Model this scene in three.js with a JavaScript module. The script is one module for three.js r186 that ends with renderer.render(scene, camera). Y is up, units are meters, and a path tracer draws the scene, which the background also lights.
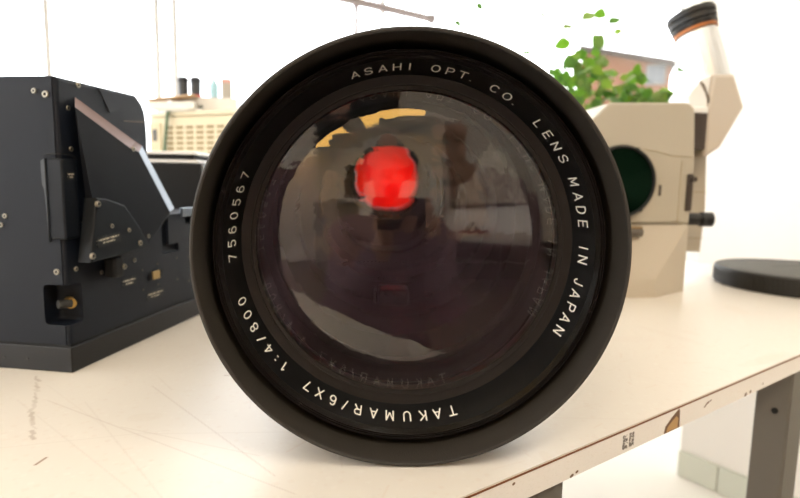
import * as THREE from 'three';
import { RoundedBoxGeometry } from 'three/addons/geometries/RoundedBoxGeometry.js';
import { ConvexGeometry } from 'three/addons/geometries/ConvexGeometry.js';
import { mergeGeometries, toCreasedNormals } from 'three/addons/utils/BufferGeometryUtils.js';
import { RectAreaLightUniformsLib } from 'three/addons/lights/RectAreaLightUniformsLib.js';
import { Brush, Evaluator, SUBTRACTION } from 'three-bvh-csg';

/* ---------- camera, sky, lamps' strength, exposure ---------- */
const scene = new THREE.Scene();
const camera = new THREE.PerspectiveCamera(49.44, 800 / 498, 0.004, 120);
const EYE = new THREE.Vector3(-0.0173, 0.1597, 0.2885);
camera.position.copy(EYE);
camera.lookAt(0.017, 0.0399, -0.7037);
camera.rotateZ(0.0185);
camera.focus = 0.3;
camera.userData.fStop = 8.5;
const renderer = new THREE.WebGLRenderer({ antialias: true });
renderer.toneMapping = THREE.LinearToneMapping;
renderer.toneMappingExposure = 1.6;
renderer.shadowMap.enabled = true;
RectAreaLightUniformsLib.init();
const SKY = 3.9, AMBER_LAMP = 3.0, ADDED_LAMP = 4.0;

let seed = 7;
const rnd = () => { seed = (seed * 1664525 + 1013904223) >>> 0; return seed / 4294967296; };
const range = (a, b) => a + (b - a) * rnd();
{ // an overcast, hazy white sky, brighter towards the zenith, with soft cloud
  const w = 256, h = 128, data = new Float32Array(w * h * 4);
  for (let j = 0; j < h; j++) for (let i = 0; i < w; i++) {
    const el = ((j + 0.5) / h - 0.5) * Math.PI, az = (i + 0.5) / w * 2 * Math.PI;
    const cloud = 0.06 * Math.sin(3 * az + 2 * Math.sin(5 * el)) + 0.04 * Math.sin(7 * az + 6 * el);
    const v = el > 0 ? (0.86 + 0.3 * Math.sin(el)) * (1 + cloud * Math.cos(el)) : 0.4;
    data.set([v * 0.965, v * 0.99, v * 1.03, 1], 4 * (j * w + i));
  }
  const t = new THREE.DataTexture(data, w, h, THREE.RGBAFormat, THREE.FloatType);
  t.mapping = THREE.EquirectangularReflectionMapping; t.magFilter = THREE.LinearFilter; t.needsUpdate = true;
  scene.background = t; scene.environment = t;
  scene.backgroundIntensity = SKY; scene.environmentIntensity = SKY;
}

/* ---------- helpers ---------- */
const V = (x, y, z) => new THREE.Vector3(x, y, z);
const PI = Math.PI, rad = (d) => d * PI / 180;
const taken = {};
const numbered = (n) => { const k = taken[n] = (taken[n] ?? -1) + 1; return k ? `${n}_${String(k).padStart(3, '0')}` : n; };
function tag(o, label, category, group, kind) {
  if (label) o.userData.label = label;
  if (category) o.userData.category = category;
  if (group) o.userData.group = group;
  if (kind) o.userData.kind = kind;
  return o;
}
function thing(name, label, category, pos = [0, 0, 0], turn = 0, group) {
  const o = new THREE.Group(); o.name = numbered(name); o.position.set(...pos); o.rotation.y = turn;
  scene.add(o); return tag(o, label, category, group);
}
function part(name, geo, mat, parent, pos, rot) {
  const m = new THREE.Mesh(Array.isArray(geo) ? mergeGeometries(geo.map((g) => { const k = g.index ? g.toNonIndexed() : g.clone(); for (const a of Object.keys(k.attributes)) if (!['position', 'normal', 'uv'].includes(a)) k.deleteAttribute(a); return k; })) : geo, mat);
  m.name = name; m.castShadow = m.receiveShadow = true;
  if (pos) m.position.set(...pos);
  if (rot) m.rotation.set(...rot);
  parent.add(m); return m;
}
const box = (w, h, d, r = 0.001, x = 0, y = 0, z = 0) => (r ? new RoundedBoxGeometry(w, h, d, 2, Math.min(r, w / 2.01, h / 2.01, d / 2.01)) : new THREE.BoxGeometry(w, h, d)).translate(x, y, z);
const cyl = (r1, r2, h, n = 32) => new THREE.CylinderGeometry(r1, r2, h, n);
const lathe = (pts, n = 96) => new THREE.LatheGeometry(pts.map(([r, y]) => new THREE.Vector2(r, y)), n);
const latheZ = (pts, n = 160, crease = 0.5) => toCreasedNormals(lathe(pts, n).rotateX(PI / 2), crease);     // profile [radius, z]
function prism(points, depth, bevel = 0, hole) {       // polygon in x,y pushed to +z
  const s = new THREE.Shape(points.map(([x, y]) => new THREE.Vector2(x, y)));
  if (hole) s.holes.push(new THREE.Path(hole.map(([x, y]) => new THREE.Vector2(x, y))));
  const g = new THREE.ExtrudeGeometry(s, { depth: depth - 2 * bevel, bevelEnabled: bevel > 0, bevelThickness: bevel, bevelSize: bevel, bevelOffset: -bevel, bevelSegments: 3, curveSegments: 24 });
  return g.translate(0, 0, bevel);
}
const tube = (pts, r, seg = 24, rs = 8) => new THREE.TubeGeometry(new THREE.CatmullRomCurve3(pts.map((p) => p.isVector3 ? p : V(...p))), seg, r, rs);
function rod(a, b, r, n = 16) {                        // straight cylinder between two points
  const A = V(...a), B = V(...b), d = B.clone().sub(A);
  const g = cyl(r, r, d.length(), n);
  g.applyQuaternion(new THREE.Quaternion().setFromUnitVectors(V(0, 1, 0), d.normalize()));
  return g.translate(...A.add(B).multiplyScalar(0.5).toArray());
}
const M = (color, roughness = 0.6, extra = {}) => new THREE.MeshPhysicalMaterial({ color, roughness, ...extra });
function canvasTexture(w, h, draw) {
  const c = document.createElement('canvas'); c.width = w; c.height = h;
  draw(c.getContext('2d'), w, h);
  const t = new THREE.CanvasTexture(c); t.colorSpace = THREE.SRGBColorSpace; t.magFilter = THREE.LinearFilter; t.anisotropy = 4;
  return t;
}
function noiseTexture(n, amount, coarse = 0) {          // tileable grain for bump and roughness
  const d = new Uint8Array(n * n * 4);
  for (let i = 0; i < n * n; i++) {
    const x = i % n, y = i / n | 0;
    const c = coarse * (Math.sin(2 * PI * (3 * x / n + Math.sin(2 * PI * y / n))) + Math.sin(2 * PI * (5 * y / n + 0.4 * Math.sin(4 * PI * x / n))));
    const v = Math.max(0, Math.min(255, 128 + (rnd() - 0.5) * 255 * amount + c * 60));
    d.set([v, v, v, 255], 4 * i);
  }
  const t = new THREE.DataTexture(d, n, n); t.wrapS = t.wrapT = THREE.RepeatWrapping; t.magFilter = THREE.LinearFilter; t.needsUpdate = true;
  return t;
}
const grain = noiseTexture(256, 1);
function withRepeat(t, u, v) { const k = t.clone(); k.repeat.set(u, v); k.needsUpdate = true; return k; }

// the room's axes: s runs along the table's front edge, t from the windows towards the viewer
const RA = V(0.0367, 0, 0.021), RD = V(0.8354, 0, -0.5496), RN = V(0.5496, 0, 0.8354), TURN = 0.58195;
const room = (s, y, t) => { const p = RA.clone().addScaledVector(RD, s).addScaledVector(RN, t); return [p.x, y, p.z]; };
const FLOOR = -0.75, CEIL = 1.85;

/* ---------- materials shared by the room ---------- */
const mWall = M('#f1eee8', 0.85), mGreyWall = M('#c9c5bd', 0.85), mCeil = M('#e9e6df', 0.9), mWhiteFrame = M('#f4f4f2', 0.5), mGreyFrame = M('#bdbbb8', 0.5);
const mPane = M('#ffffff', 0.0, { transmission: 1, thickness: 0, ior: 1.38 });
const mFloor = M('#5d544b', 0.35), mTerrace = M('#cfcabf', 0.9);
const steel = M('#a39d8f', 0.42, { metalness: 1 }), darkHole = M('#090909', 0.7), brass = M('#c7a35d', 0.35, { metalness: 1 });

/* ---------- the setting ---------- */
function struct(name, geo, mat, s, y, t) {
  const m = part(name, geo, mat, scene, room(s, y, t), [0, TURN, 0]);
  m.userData.kind = 'structure'; return m;
}
struct('ground', box(60, 0.3, 60, 0), mTerrace, 6, FLOOR - 0.2, -22);
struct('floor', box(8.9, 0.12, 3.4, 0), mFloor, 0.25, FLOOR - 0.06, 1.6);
struct('floor_1', box(8.9, 0.12, 2.3, 0), M('#efece6', 0.3), 0.25, FLOOR - 0.06, -1.25);          // paler floor strip, window brightness painted into its colour
struct('ceiling', box(8.9, 0.2, 5.7, 0), mCeil, 0.25, CEIL + 0.1, 0.45);
struct('wall_front', box(8.9, 2.6, 0.2, 0), mWall, 0.25, 0.55, 3.1);
struct('wall_left', box(0.2, 2.6, 2.7, 0), mWall, -4.1, 0.55, 1.75);
struct('wall_left', box(0.2, 0.7, 2.7, 0), mWall, -4.1, FLOOR + 0.35, -0.95);
struct('trim', box(0.2, 0.16, 2.7, 0), mWall, -4.1, CEIL - 0.08, -0.95);
struct('wall_far_right', box(0.2, 2.6, 2.0, 0), mWall, 4.7, 0.55, -1.3);
struct('wall_right', box(3.2, 2.6, 3.6, 0), mWall, 3.1, 0.55, 1.178);           // a solid block: its corner stands to the right of the windows
struct('wall_back', box(3.6, 0.7, 0.2, 0), mWall, -2.4, FLOOR + 0.35, -2.3);
struct('trim_1', box(8.9, 0.16, 0.2, 0), mWall, 0.25, CEIL - 0.08, -2.3);
struct('wall_pillar', box(0.75, 2.6, 0.14, 0.004), mGreyWall, -1.46, 0.55, 2.93);
{ // one long row of windows along the back, slim mullions and a pane between each two
  const frame = new THREE.Group(); frame.name = 'window_1'; frame.position.set(...room(0, 0, -2.28)); frame.rotation.y = TURN; frame.userData.kind = 'structure'; scene.add(frame);
  const posts = [-4.05, -2.2, -1.1, -0.067, 0.315, 0.385, 1.42, 4.35];
  for (const x of posts) part('mullion', box(0.018, 1.75, 0.03, 0.002, x, 0.82, 0), mGreyFrame, frame);
  part('window_pane', box(4.9, 0.78, 0.004, 0, 1.88, -0.375, 0), mPane, frame);
  part('door_rail', box(4.92, 0.02, 0.03, 0.002, 1.88, FLOOR + 0.01, 0), mWhiteFrame, frame);
  part('window_sill', box(3.6, 0.03, 0.26, 0.004, -2.4, -0.037, 0.06), mWhiteFrame, frame);
  part('head_rail', box(8.5, 0.03, 0.04, 0.003, 0.25, 1.68, 0), mWhiteFrame, frame);
  for (let i = 0; i + 1 < posts.length; i++) {
    if (posts[i + 1] - posts[i] < 0.2) continue;
    part('window_pane', box(posts[i + 1] - posts[i] - 0.014, 1.68, 0.004, 0, (posts[i] + posts[i + 1]) / 2, 0.82, 0), mPane, frame);
  }
}
{ // an unseen second window in the left wall, added for side light
  const frame = new THREE.Group(); frame.name = 'window_2'; frame.position.set(...room(-4.08, 0, -0.95)); frame.rotation.y = TURN; frame.userData.kind = 'structure'; scene.add(frame);
  for (const z of [-1.3, -0.45, 0.4, 1.34]) part('mullion', box(0.03, 1.75, 0.026, 0.002, 0, 0.82, z), mWhiteFrame, frame);
  for (const [z, w] of [[-0.875, 0.83], [-0.025, 0.83], [0.87, 0.92]]) part('window_pane', box(0.004, 1.7, w, 0, 0, 0.82, z), mPane, frame);
  part('window_sill', box(0.26, 0.03, 2.68, 0.004, 0.06, -0.037, 0), mWhiteFrame, frame);
}
{ // tiled skirting at the foot of the right wall
  const base = new THREE.Group(); base.name = 'baseboard_right'; base.position.set(...room(1.492, FLOOR, -0.622)); base.rotation.y = TURN; base.userData.kind = 'structure'; scene.add(base);
  const mt = [M('#d3d6c8', 0.5), M('#cdd1c4', 0.5), M('#d6d8cb', 0.5)];
  const tileGeo = box(0.012, 0.082, 0.118, 0.0015);
  for (let i = 0; i < 12; i++) part('skirting_tile', tileGeo, mt[i % 3], base, [0, 0.043, 0.061 + i * 0.1205]);
}
{ // skirtings seen only in the glass
  struct('baseboard_front', box(8.0, 0.09, 0.015, 0.003), mGreyWall, 0, FLOOR + 0.045, 2.99);
}

/* ---------- the table ---------- */
const tabletopTexture = canvasTexture(2048, 1057, (g, w, h) => {
  const S0 = -0.64, S1 = 1.02, T0 = -0.857, px = (s) => (s - S0) / (S1 - S0) * w, py = (t) => (t - T0) / -T0 * h;
  g.fillStyle = '#ddd6cb'; g.fillRect(0, 0, w, h);
  for (let i = 0; i < 26000; i++) { g.fillStyle = rnd() < 0.5 ? 'rgba(160,130,100,0.05)' : 'rgba(255,255,250,0.07)'; const r = 1 + rnd() * 3; g.fillRect(rnd() * w, rnd() * h, r, r); }
  for (let i = 0; i < 60; i++) { g.fillStyle = `rgba(176,150,118,${0.025 + 0.03 * rnd()})`; g.beginPath(); g.ellipse(rnd() * w, rnd() * h, 10 + 50 * rnd(), 3 + 12 * rnd(), rnd() * 3, 0, 7); g.fill(); }
  const line = (a, b, c, d, al, lw = 0.8, col = '120,95,75') => { g.strokeStyle = `rgba(${col},${al})`; g.lineWidth = lw; g.beginPath(); g.moveTo(px(a), py(b)); g.lineTo(px(c), py(d)); g.stroke(); };
  line(-0.182, -0.257, -0.083, -0.049, 0.22); line(-0.114, -0.247, -0.085, -0.071, 0.22); line(-0.145, -0.182, -0.084, -0.097, 0.17);
  line(-0.2, -0.27, -0.13, -0.02, 0.1); line(-0.24, -0.2, -0.12, -0.16, 0.1); line(-0.16, -0.24, -0.14, -0.08, 0.1);
  for (let i = 0; i < 150; i++) { const s = range(S0, S1), t = range(T0, 0), a = range(0, 6.3), l = range(0.01, 0.12); line(s, t, s + l * Math.cos(a), t + l * Math.sin(a), range(0.04, 0.16), range(0.5, 1)); }
  for (let i = 0; i < 70; i++) { const s = range(-0.05, 0.45), t = range(-0.12, -0.002); line(s, t, s + range(-0.03, 0.03), t + range(-0.01, 0.01), range(0.03, 0.14), range(0.6, 1.4), '170,115,80'); }
  for (let k = 0; k < 16; k++) line(-0.187 - k * 0.0004, -0.319 + k * 0.008, -0.187 - k * 0.0004 + range(-0.003, 0.003), -0.311 + k * 0.008, range(0.1, 0.35), range(1, 4), '130,110,90');
  line(-0.192, -0.155, -0.186, -0.162, 0.8, 1.6, '110,80,55'); line(-0.06, -0.24, -0.057, -0.238, 0.6, 1.6, '120,90,65');
  for (let i = 0; i < 60; i++) { g.fillStyle = `rgba(110,80,55,${range(0.2, 0.6)})`; g.beginPath(); g.arc(px(range(S0, S1)), py(range(T0, 0)), range(0.4, 1.2), 0, 7); g.fill(); }
});
const edgeTexture = canvasTexture(2048, 76, (g, w, h) => {                         // 0.5 m of the front edge, with its stains and a chip down to the board
  g.fillStyle = '#f7f3ec'; g.fillRect(0, 0, w, h);
  for (let i = 0; i < 2500; i++) { g.fillStyle = rnd() < 0.5 ? 'rgba(150,120,90,0.05)' : 'rgba(255,255,250,0.06)'; g.fillRect(rnd() * w, rnd() * h, 2 + 6 * rnd(), 2); }
  const X = (s) => s / 0.5 * w;
  for (let i = 0; i < 520; i++) {                                                  // blotched black transfer mark of two letter-like shapes
    const u = rnd(), left = rnd() < 0.5, x0 = X(left ? 0.131 : 0.1385) + u * 22, y = 14 + 46 * rnd();
    const edge = left ? (u < 0.3 || y > 50 || (y > 28 && y < 36)) : (u < 0.25 || u > 0.75 || y > 50);
    if (edge || rnd() < 0.18) { g.fillStyle = `rgba(58,50,42,${0.2 + 0.4 * rnd()})`; g.fillRect(x0, y, 2 + 3 * rnd(), 2 + 3 * rnd()); }
  }
  const chip = (a, col) => { g.fillStyle = col; g.beginPath(); a.forEach(([s, y], i) => i ? g.lineTo(X(s), y * h) : g.moveTo(X(s), y * h)); g.fill(); };
  chip([[0.1835, 0.99], [0.185, 0.66], [0.193, 0.34], [0.2035, 0.02], [0.2045, 0.2], [0.2055, 0.99]], '#6e4e30');
  chip([[0.187, 0.96], [0.1885, 0.72], [0.195, 0.5], [0.2, 0.36], [0.203, 0.5], [0.2025, 0.96]], '#c29a60');
  for (const [s, y, a, b] of [[0.247, 0.4, 14, 4], [0.2435, 0.52, 8, 3], [0.252, 0.34, 6, 3], [0.316, 0.9, 10, 8], [0.325, 0.86, 8, 7], [0.011, 0.9, 10, 5], [0.078, 0.93, 8, 5], [0.083, 0.86, 6, 4], [0.026, 0.2, 5, 4], [0.35, 0.72, 6, 3]]) { g.fillStyle = 'rgba(96,66,38,0.85)'; g.beginPath(); g.ellipse(X(s), y * h, a, b, -0.3, 0, 7); g.fill(); }
});
{
  const t = thing('work_table', 'cream laminate worktable with a worn stained front edge and grey square legs, carrying the lens', 'table', [RA.x, 0, RA.z], TURN);
  const mTop = M('#ffffff', 0.34, { map: tabletopTexture }), mSide = M('#f6f2ec', 0.4), mCore = M('#7a4a24', 0.7), mEdge = M('#ffffff', 0.45, { map: edgeTexture }), mLeg = M('#6e6a61', 0.5);
  const L = 1.66, cx = 0.19, D = 0.857;
  part('tabletop', box(L, 0.0012, D, 0, cx, -0.0006, -D / 2), mTop, t);
  tag(part('laminate_line', box(L + 0.0006, 0.0011, D + 0.0006, 0, cx, -0.00175, -D / 2), mCore, t), 'brown line of worn board under the laminate');
  part('table_board', box(L - 0.004, 0.016, D - 0.004, 0, cx, -0.0103, -D / 2), mCore, t);
  part('edge_band', box(0.5, 0.0158, 0.002, 0, 0.25, -0.0102, -0.001), mEdge, t).userData.label = 'front edge band with a chip and black stains';
  part('edge_band', box(0.64, 0.0158, 0.002, 0, -0.32, -0.0102, -0.001), mSide, t);
  part('edge_band', box(0.52, 0.0158, 0.002, 0, 0.76, -0.0102, -0.001), mSide, t);
  part('edge_band', box(0.002, 0.0158, D - 0.004, 0, 1.019, -0.0102, -D / 2), mSide, t);
  part('edge_band', box(0.002, 0.0158, D - 0.004, 0, -0.639, -0.0102, -D / 2), mSide, t);
  const legSpots = [[0.4255, -0.032], [0.04, -0.036], [-0.62, -0.036], [0.96, -0.036], [-0.62, -0.82], [0.4255, -0.82], [0.96, -0.82]];
  legSpots.forEach(([x, z], i) => {
    const w = 0.036;
    const leg = part('leg', box(w, 0.731, 0.03 + (i ? 0.005 : 0), 0.0015, x + w / 2, -0.0185 - 0.3655, z + 0.0145), mLeg, t);
    if (i < 2) part('leg_facing', box(w - 0.002, 0.73, 0.0016, 0, x + w / 2, -0.0185 - 0.365, z + 0.0302), mLeg, leg);
    if (!i) { part('bolt', cyl(0.003, 0.003, 0.003, 14).rotateZ(PI / 2), darkHole, leg, [x, -0.062, z + 0.018]); }
    part('foot', box(w + 0.006, 0.012, 0.042, 0.003, x + w / 2, FLOOR + 0.006, z + 0.015), darkHole, leg);
  });
}

/* ---------- the big lens ---------- */
const H = 0.1205;
{
  const lens = thing('telephoto_lens', 'huge black telephoto lens lying on the table, its lettered glass front facing us', 'lens', [0, H, 0]);
  const mHood = M('#2a251e', 0.6, { bumpMap: withRepeat(grain, 24, 3), bumpScale: 0.00012 });
  const mGloss = M('#12100e', 0.25), mName = M('#070707', 0.42), mInner = M('#1c1816', 0.5), mBarrel = M('#101010', 0.42), mInside = M('#0b0a0a', 0.85);
  // hood: rounded outer lip, straight inside wall, undercut groove in front of the name ring
  part('hood', latheZ([[0.1135, -0.05], [0.1183, -0.05], [0.1186, -0.043], [0.1172, -0.0016], [0.1176, -0.0004], [0.1186, 0], [0.1196, -0.0005], [0.1202, -0.0022], [0.1205, -0.005], [0.1205, -0.06], [0.1165, -0.075], [0.106, -0.082], [0.106, -0.075], [0.1135, -0.068], [0.1135, -0.05]]), mHood, lens);
  { // threaded ring with rounded ridges
    const prof = [[0.1138, -0.052], [0.1138, -0.0215]];
    for (const r of [0.1131, 0.1118, 0.1106]) for (let k = 0; k <= 6; k++) { const a = PI * k / 6; prof.push([r + 0.00058 * Math.cos(a), -0.0212 + 0.0011 * Math.sin(a)]); }
    prof.push([0.1098, -0.0222], [0.1097, -0.0265], [0.1096, -0.03], [0.1096, -0.06], [0.1138, -0.052]);
    part('filter_ring', latheZ(prof), mGloss, lens);
  }
  const R0 = 0.1096, Z0 = -0.0265, R1 = 0.1062, Z1 = -0.0565;
  part('name_ring', latheZ([[R0, Z0], [R1, Z1], [R1 + 0.004, Z1 - 0.004], [R0 + 0.001, Z0 - 0.03], [R0, Z0]].reverse()), mName, lens);
  part('retaining_ring', latheZ([[R1, Z1 + 0.0004], [0.1042, Z1 + 0.0001], [0.1008, Z1 - 0.0006], [0.1005, Z1 + 0.0002], [0.1001, Z1 + 0.0002], [0.0998, Z1 - 0.0007], [0.0972, Z1 - 0.001], [0.0968, Z1 - 0.0018], [0.0968, Z1 - 0.02], [0.1085, Z1 - 0.02], [R1 + 0.001, Z1 - 0.002], [R1, Z1 + 0.0004]].reverse(), 160, 0.3), mInner, lens);
  for (const [deg, r] of [[-72.8, 0.1128], [107.6, 0.1128], [-145, 0.1128]]) {
    const a = rad(deg);
    part('set_screw', latheZ([[0, 0.0004], [0.0009, 0.0002], [0.0013, -0.0006], [0.0013, -0.003], [0, -0.003]], 14), M('#4a4743', 0.4, { metalness: 0.8 }), lens, [r * Math.sin(a) * 0.988, r * Math.cos(a) * 0.988, -0.0207]);
  }
  // the front element: a real solid glass meniscus
  const RA_ = 0.43, RB = 1.5, apex = -0.0462, rim = 0.1005, thick = 0.014, pts = [];
  const cA = apex - RA_, cB = apex - thick - RB;
  for (let i = 0; i <= 48; i++) { const r = rim * i / 48; pts.push([r, cA + Math.sqrt(RA_ * RA_ - r * r)]); }
  for (let i = 48; i >= 0; i--) { const r = rim * i / 48; pts.push([r, cB + Math.sqrt(RB * RB - r * r)]); }
  const glass = latheZ(pts.reverse(), 192, 0.6);
  tag(part('front_glass', glass, M('#ffffff', 0.0, { transmission: 1, thickness: 0.014, ior: 1.75, attenuationColor: new THREE.Color('#e9e0d8'), attenuationDistance: 0.12 }), lens), 'large convex front glass mirroring the room');
  // barrel tube and its inside
  part('barrel', latheZ([[0.1034, -0.078], [0.1034, -0.3], [0.062, -0.52], [0.062, -0.61], [0.066, -0.612], [0.066, -0.56], [0.085, -0.55], [0.088, -0.44], [0.109, -0.42], [0.112, -0.3], [0.112, -0.09], [0.107, -0.0775], [0.1034, -0.078]]), mBarrel, lens);
  part('inner_baffle', latheZ([[0.1025, -0.09], [0.0985, -0.092], [0.1015, -0.16], [0.095, -0.162], [0.099, -0.26], [0.084, -0.264], [0.0885, -0.36], [0.07, -0.366], [0.072, -0.45], [0.056, -0.455], [0.0615, -0.52], [0.0625, -0.49], [0.1028, -0.29], [0.1028, -0.09]]), mInside, lens);
  const grips = [];
  for (let i = 0; i < 60; i++) grips.push(box(0.0066, 0.0022, 0.085, 0.0008).translate(0, 0.1125, -0.22).rotateZ(i / 60 * 2 * PI));
  tag(part('focus_grip', grips, mGloss, lens), 'ribbed focusing grip', null, null, 'stuff');
  // rear opening closed by a red cap that the window shines through
  const yR = 0.0195;
  part('rear_mount', latheZ([[0.0372, -0.545], [0.0372, -0.635], [0.046, -0.64], [0.046, -0.575], [0.0405, -0.573], [0.0395, -0.545], [0.0372, -0.545]]), mGloss, lens, [0, yR, 0]);
  { // rear plate with an opening for the mount
    const sh = new THREE.Shape(); sh.absarc(0, 0, 0.064, 0, 2 * PI); const ho = new THREE.Path(); ho.absarc(0, yR, 0.0395, 0, 2 * PI, true); sh.holes.push(ho);
    part('rear_plate', new THREE.ExtrudeGeometry(sh, { depth: 0.012, bevelEnabled: false, curveSegments: 48 }), mBarrel, lens, [0, 0, -0.608]);
  }
  const rc = part('rear_cap', latheZ([[0, -0.596], [0.0369, -0.596], [0.0369, -0.6035], [0, -0.6035]], 96), M('#ff4030', 1, { transmission: 0.95, thickness: 0 }), lens, [0, yR, 0]);
  rc.userData.label = 'red translucent rear cap glowing through the glass';
  part('tripod_foot', [box(0.05, 0.03, 0.09, 0.004, 0, -0.1055, -0.36), box(0.03, 0.03, 0.06, 0.004, 0, -0.088, -0.36)], mBarrel, lens);

  /* engraved lettering, stroke by stroke, laid on the sloping name ring */
  const arc = (cx, cy, rx, ry, a0, a1, n = 12) => Array.from({ length: n + 1 }, (_, i) => { const a = rad(a0 + (a1 - a0) * i / n); return [cx + rx * Math.cos(a), cy + ry * Math.sin(a)]; });
  const G = {
    A: [[[0, 0], [0.5, 1], [1, 0]], [[0.2, 0.32], [0.8, 0.32]]], S: [[...arc(0.5, 0.75, 0.42, 0.25, 20, 270, 10), ...arc(0.5, 0.25, 0.46, 0.25, 90, -160, 10)]],
    H: [[[0.05, 0], [0.05, 1]], [[0.95, 0], [0.95, 1]], [[0.05, 0.5], [0.95, 0.5]]], I: [[[0.5, 0], [0.5, 1]]], O: [arc(0.5, 0.5, 0.5, 0.5, 0, 360, 24)],
    P: [[[0.08, 0], [0.08, 1], [0.6, 1], ...arc(0.62, 0.73, 0.3, 0.27, 90, -90, 8), [0.08, 0.46]]], T: [[[0, 1], [1, 1]], [[0.5, 1], [0.5, 0]]], '.': [[[0.42, 0.04], [0.58, 0.04]]],
    C: [arc(0.52, 0.5, 0.5, 0.5, 42, 318, 18)], L: [[[0.12, 1], [0.12, 0], [0.85, 0]]], E: [[[0.88, 1], [0.12, 1], [0.12, 0], [0.9, 0]], [[0.12, 0.52], [0.8, 0.52]]],
    N: [[[0.06, 0], [0.06, 1], [0.94, 0], [0.94, 1]]], M: [[[0.02, 0], [0.04, 1], [0.5, 0.2], [0.96, 1], [0.98, 0]]], D: [[[0.08, 0], [0.08, 1], [0.45, 1], ...arc(0.45, 0.5, 0.48, 0.5, 90, -90, 12), [0.08, 0]]],
    J: [[[0.72, 1], [0.72, 0.28], ...arc(0.44, 0.28, 0.28, 0.28, 0, -180, 10)]], K: [[[0.1, 0], [0.1, 1]], [[0.9, 1], [0.1, 0.36]], [[0.4, 0.6], [0.95, 0]]], U: [[[0.06, 1], [0.06, 0.38], ...arc(0.5, 0.38, 0.44, 0.38, 180, 360, 12), [0.94, 1]]],
    R: [[[0.08, 0], [0.08, 1], [0.6, 1], ...arc(0.62, 0.74, 0.28, 0.26, 90, -90, 8), [0.08, 0.48]], [[0.5, 0.48], [0.92, 0]]], '/': [[[0.2, -0.02], [0.8, 1.02]]], X: [[[0.05, 0], [0.95, 1]], [[0.05, 1], [0.95, 0]]],
    6: [[...arc(0.5, 0.3, 0.38, 0.3, 0, 360, 18)], [[0.12, 0.3], [0.16, 0.62], ...arc(0.5, 0.62, 0.35, 0.38, 165, 50, 8)]], 7: [[[0.1, 1], [0.9, 1], [0.38, 0]]], 1: [[[0.28, 0.78], [0.55, 1], [0.55, 0]]], ':': [[[0.42, 0.2], [0.58, 0.2]], [[0.42, 0.72], [0.58, 0.72]]],
    4: [[[0.68, 0], [0.68, 1], [0.06, 0.28], [0.98, 0.28]]], 8: [arc(0.5, 0.75, 0.3, 0.25, 0, 360, 16), arc(0.5, 0.27, 0.38, 0.27, 0, 360, 18)], 0: [arc(0.5, 0.5, 0.38, 0.5, 0, 360, 22)], 5: [[[0.82, 1], [0.22, 1], [0.16, 0.56], ...arc(0.48, 0.32, 0.38, 0.32, 120, -150, 14)]],
  };
  const text = [['A', -18.5], ['S', -14.2], ['A', -9.6], ['H', -5.1], ['I', -1.1], ['O', 7.1], ['P', 11.7], ['T', 15.9], ['.', 18.8], ['C', 26.8], ['O', 31.5], ['.', 34.6], ['L', 44.8], ['E', 49.4], ['N', 54.0], ['S', 58.7], ['M', 66.9], ['A', 72.0], ['D', 76.5], ['E', 81.1], ['I', 89.1], ['N', 93.0], ['J', 100.7], ['A', 104.8], ['P', 109.3], ['A', 113.5], ['N', 118.1],
    ['T', 164.2], ['A', 169.4], ['K', 174.3], ['U', 179.7], ['M', 185.6], ['A', 191.1], ['R', 196.6], ['/', 201.2], ['6', 205.6], ['X', 210.6], ['7', 215.4], ['1', 225.6], [':', 229.3], ['4', 233.3], ['/', 237.5], ['8', 242.0], ['0', 246.7], ['0', 251.5], ['7', 266.1], ['5', 270.7], ['6', 275.1], ['0', 279.7], ['5', 284.1], ['6', 288.5], ['7', 293.1]];
  const slant = Math.hypot(R0 - R1, Z0 - Z1), W = 0.0047, HT = 0.0112, LW = 0.00045, pos = [], mid = 0.53 * slant;
  const place = (a0, x, y) => { // x along the ring, y up the slope; a hair above the cone
    const k = (mid + y) / slant, r = R1 + (R0 - R1) * k - 0.00012, z = Z1 + (Z0 - Z1) * k + 0.00003, a = a0 + x / 0.108;
    return [r * Math.sin(a), r * Math.cos(a), z];
  };
  for (const [ch, deg] of text) for (const stroke of G[ch]) {
    const P = stroke.map(([x, y]) => [(x - 0.5) * W, (y - 0.5) * HT]), sy = W / HT * 1.35;    // pen is as wide on screen both ways
    for (let i = 0; i + 1 < P.length; i++) {
      const [x0, y0] = P[i], [x1, y1] = P[i + 1], dx = x1 - x0, dy = (y1 - y0) * sy, l = Math.hypot(dx, dy) || 1e-6, ux = dx / l, uy = dy / l;
      const q = (x, y, a, b) => place(rad(deg), x + (ux * a - uy * b) * LW, y + (uy * a + ux * b) * LW / sy);
      const A = q(x0, y0, -0.55, -1), B = q(x0, y0, -0.55, 1), C = q(x1, y1, 0.55, 1), D = q(x1, y1, 0.55, -1);
      pos.push(...A, ...D, ...C, ...A, ...C, ...B);
    }
  }
  const g = new THREE.BufferGeometry(); g.setAttribute('position', new THREE.Float32BufferAttribute(pos, 3)); g.computeVertexNormals();
  part('lettering', g, M('#f6f2e6', 0.6, { side: THREE.DoubleSide }), lens).userData.label = 'engraved cream letters and serial number';
}

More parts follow.
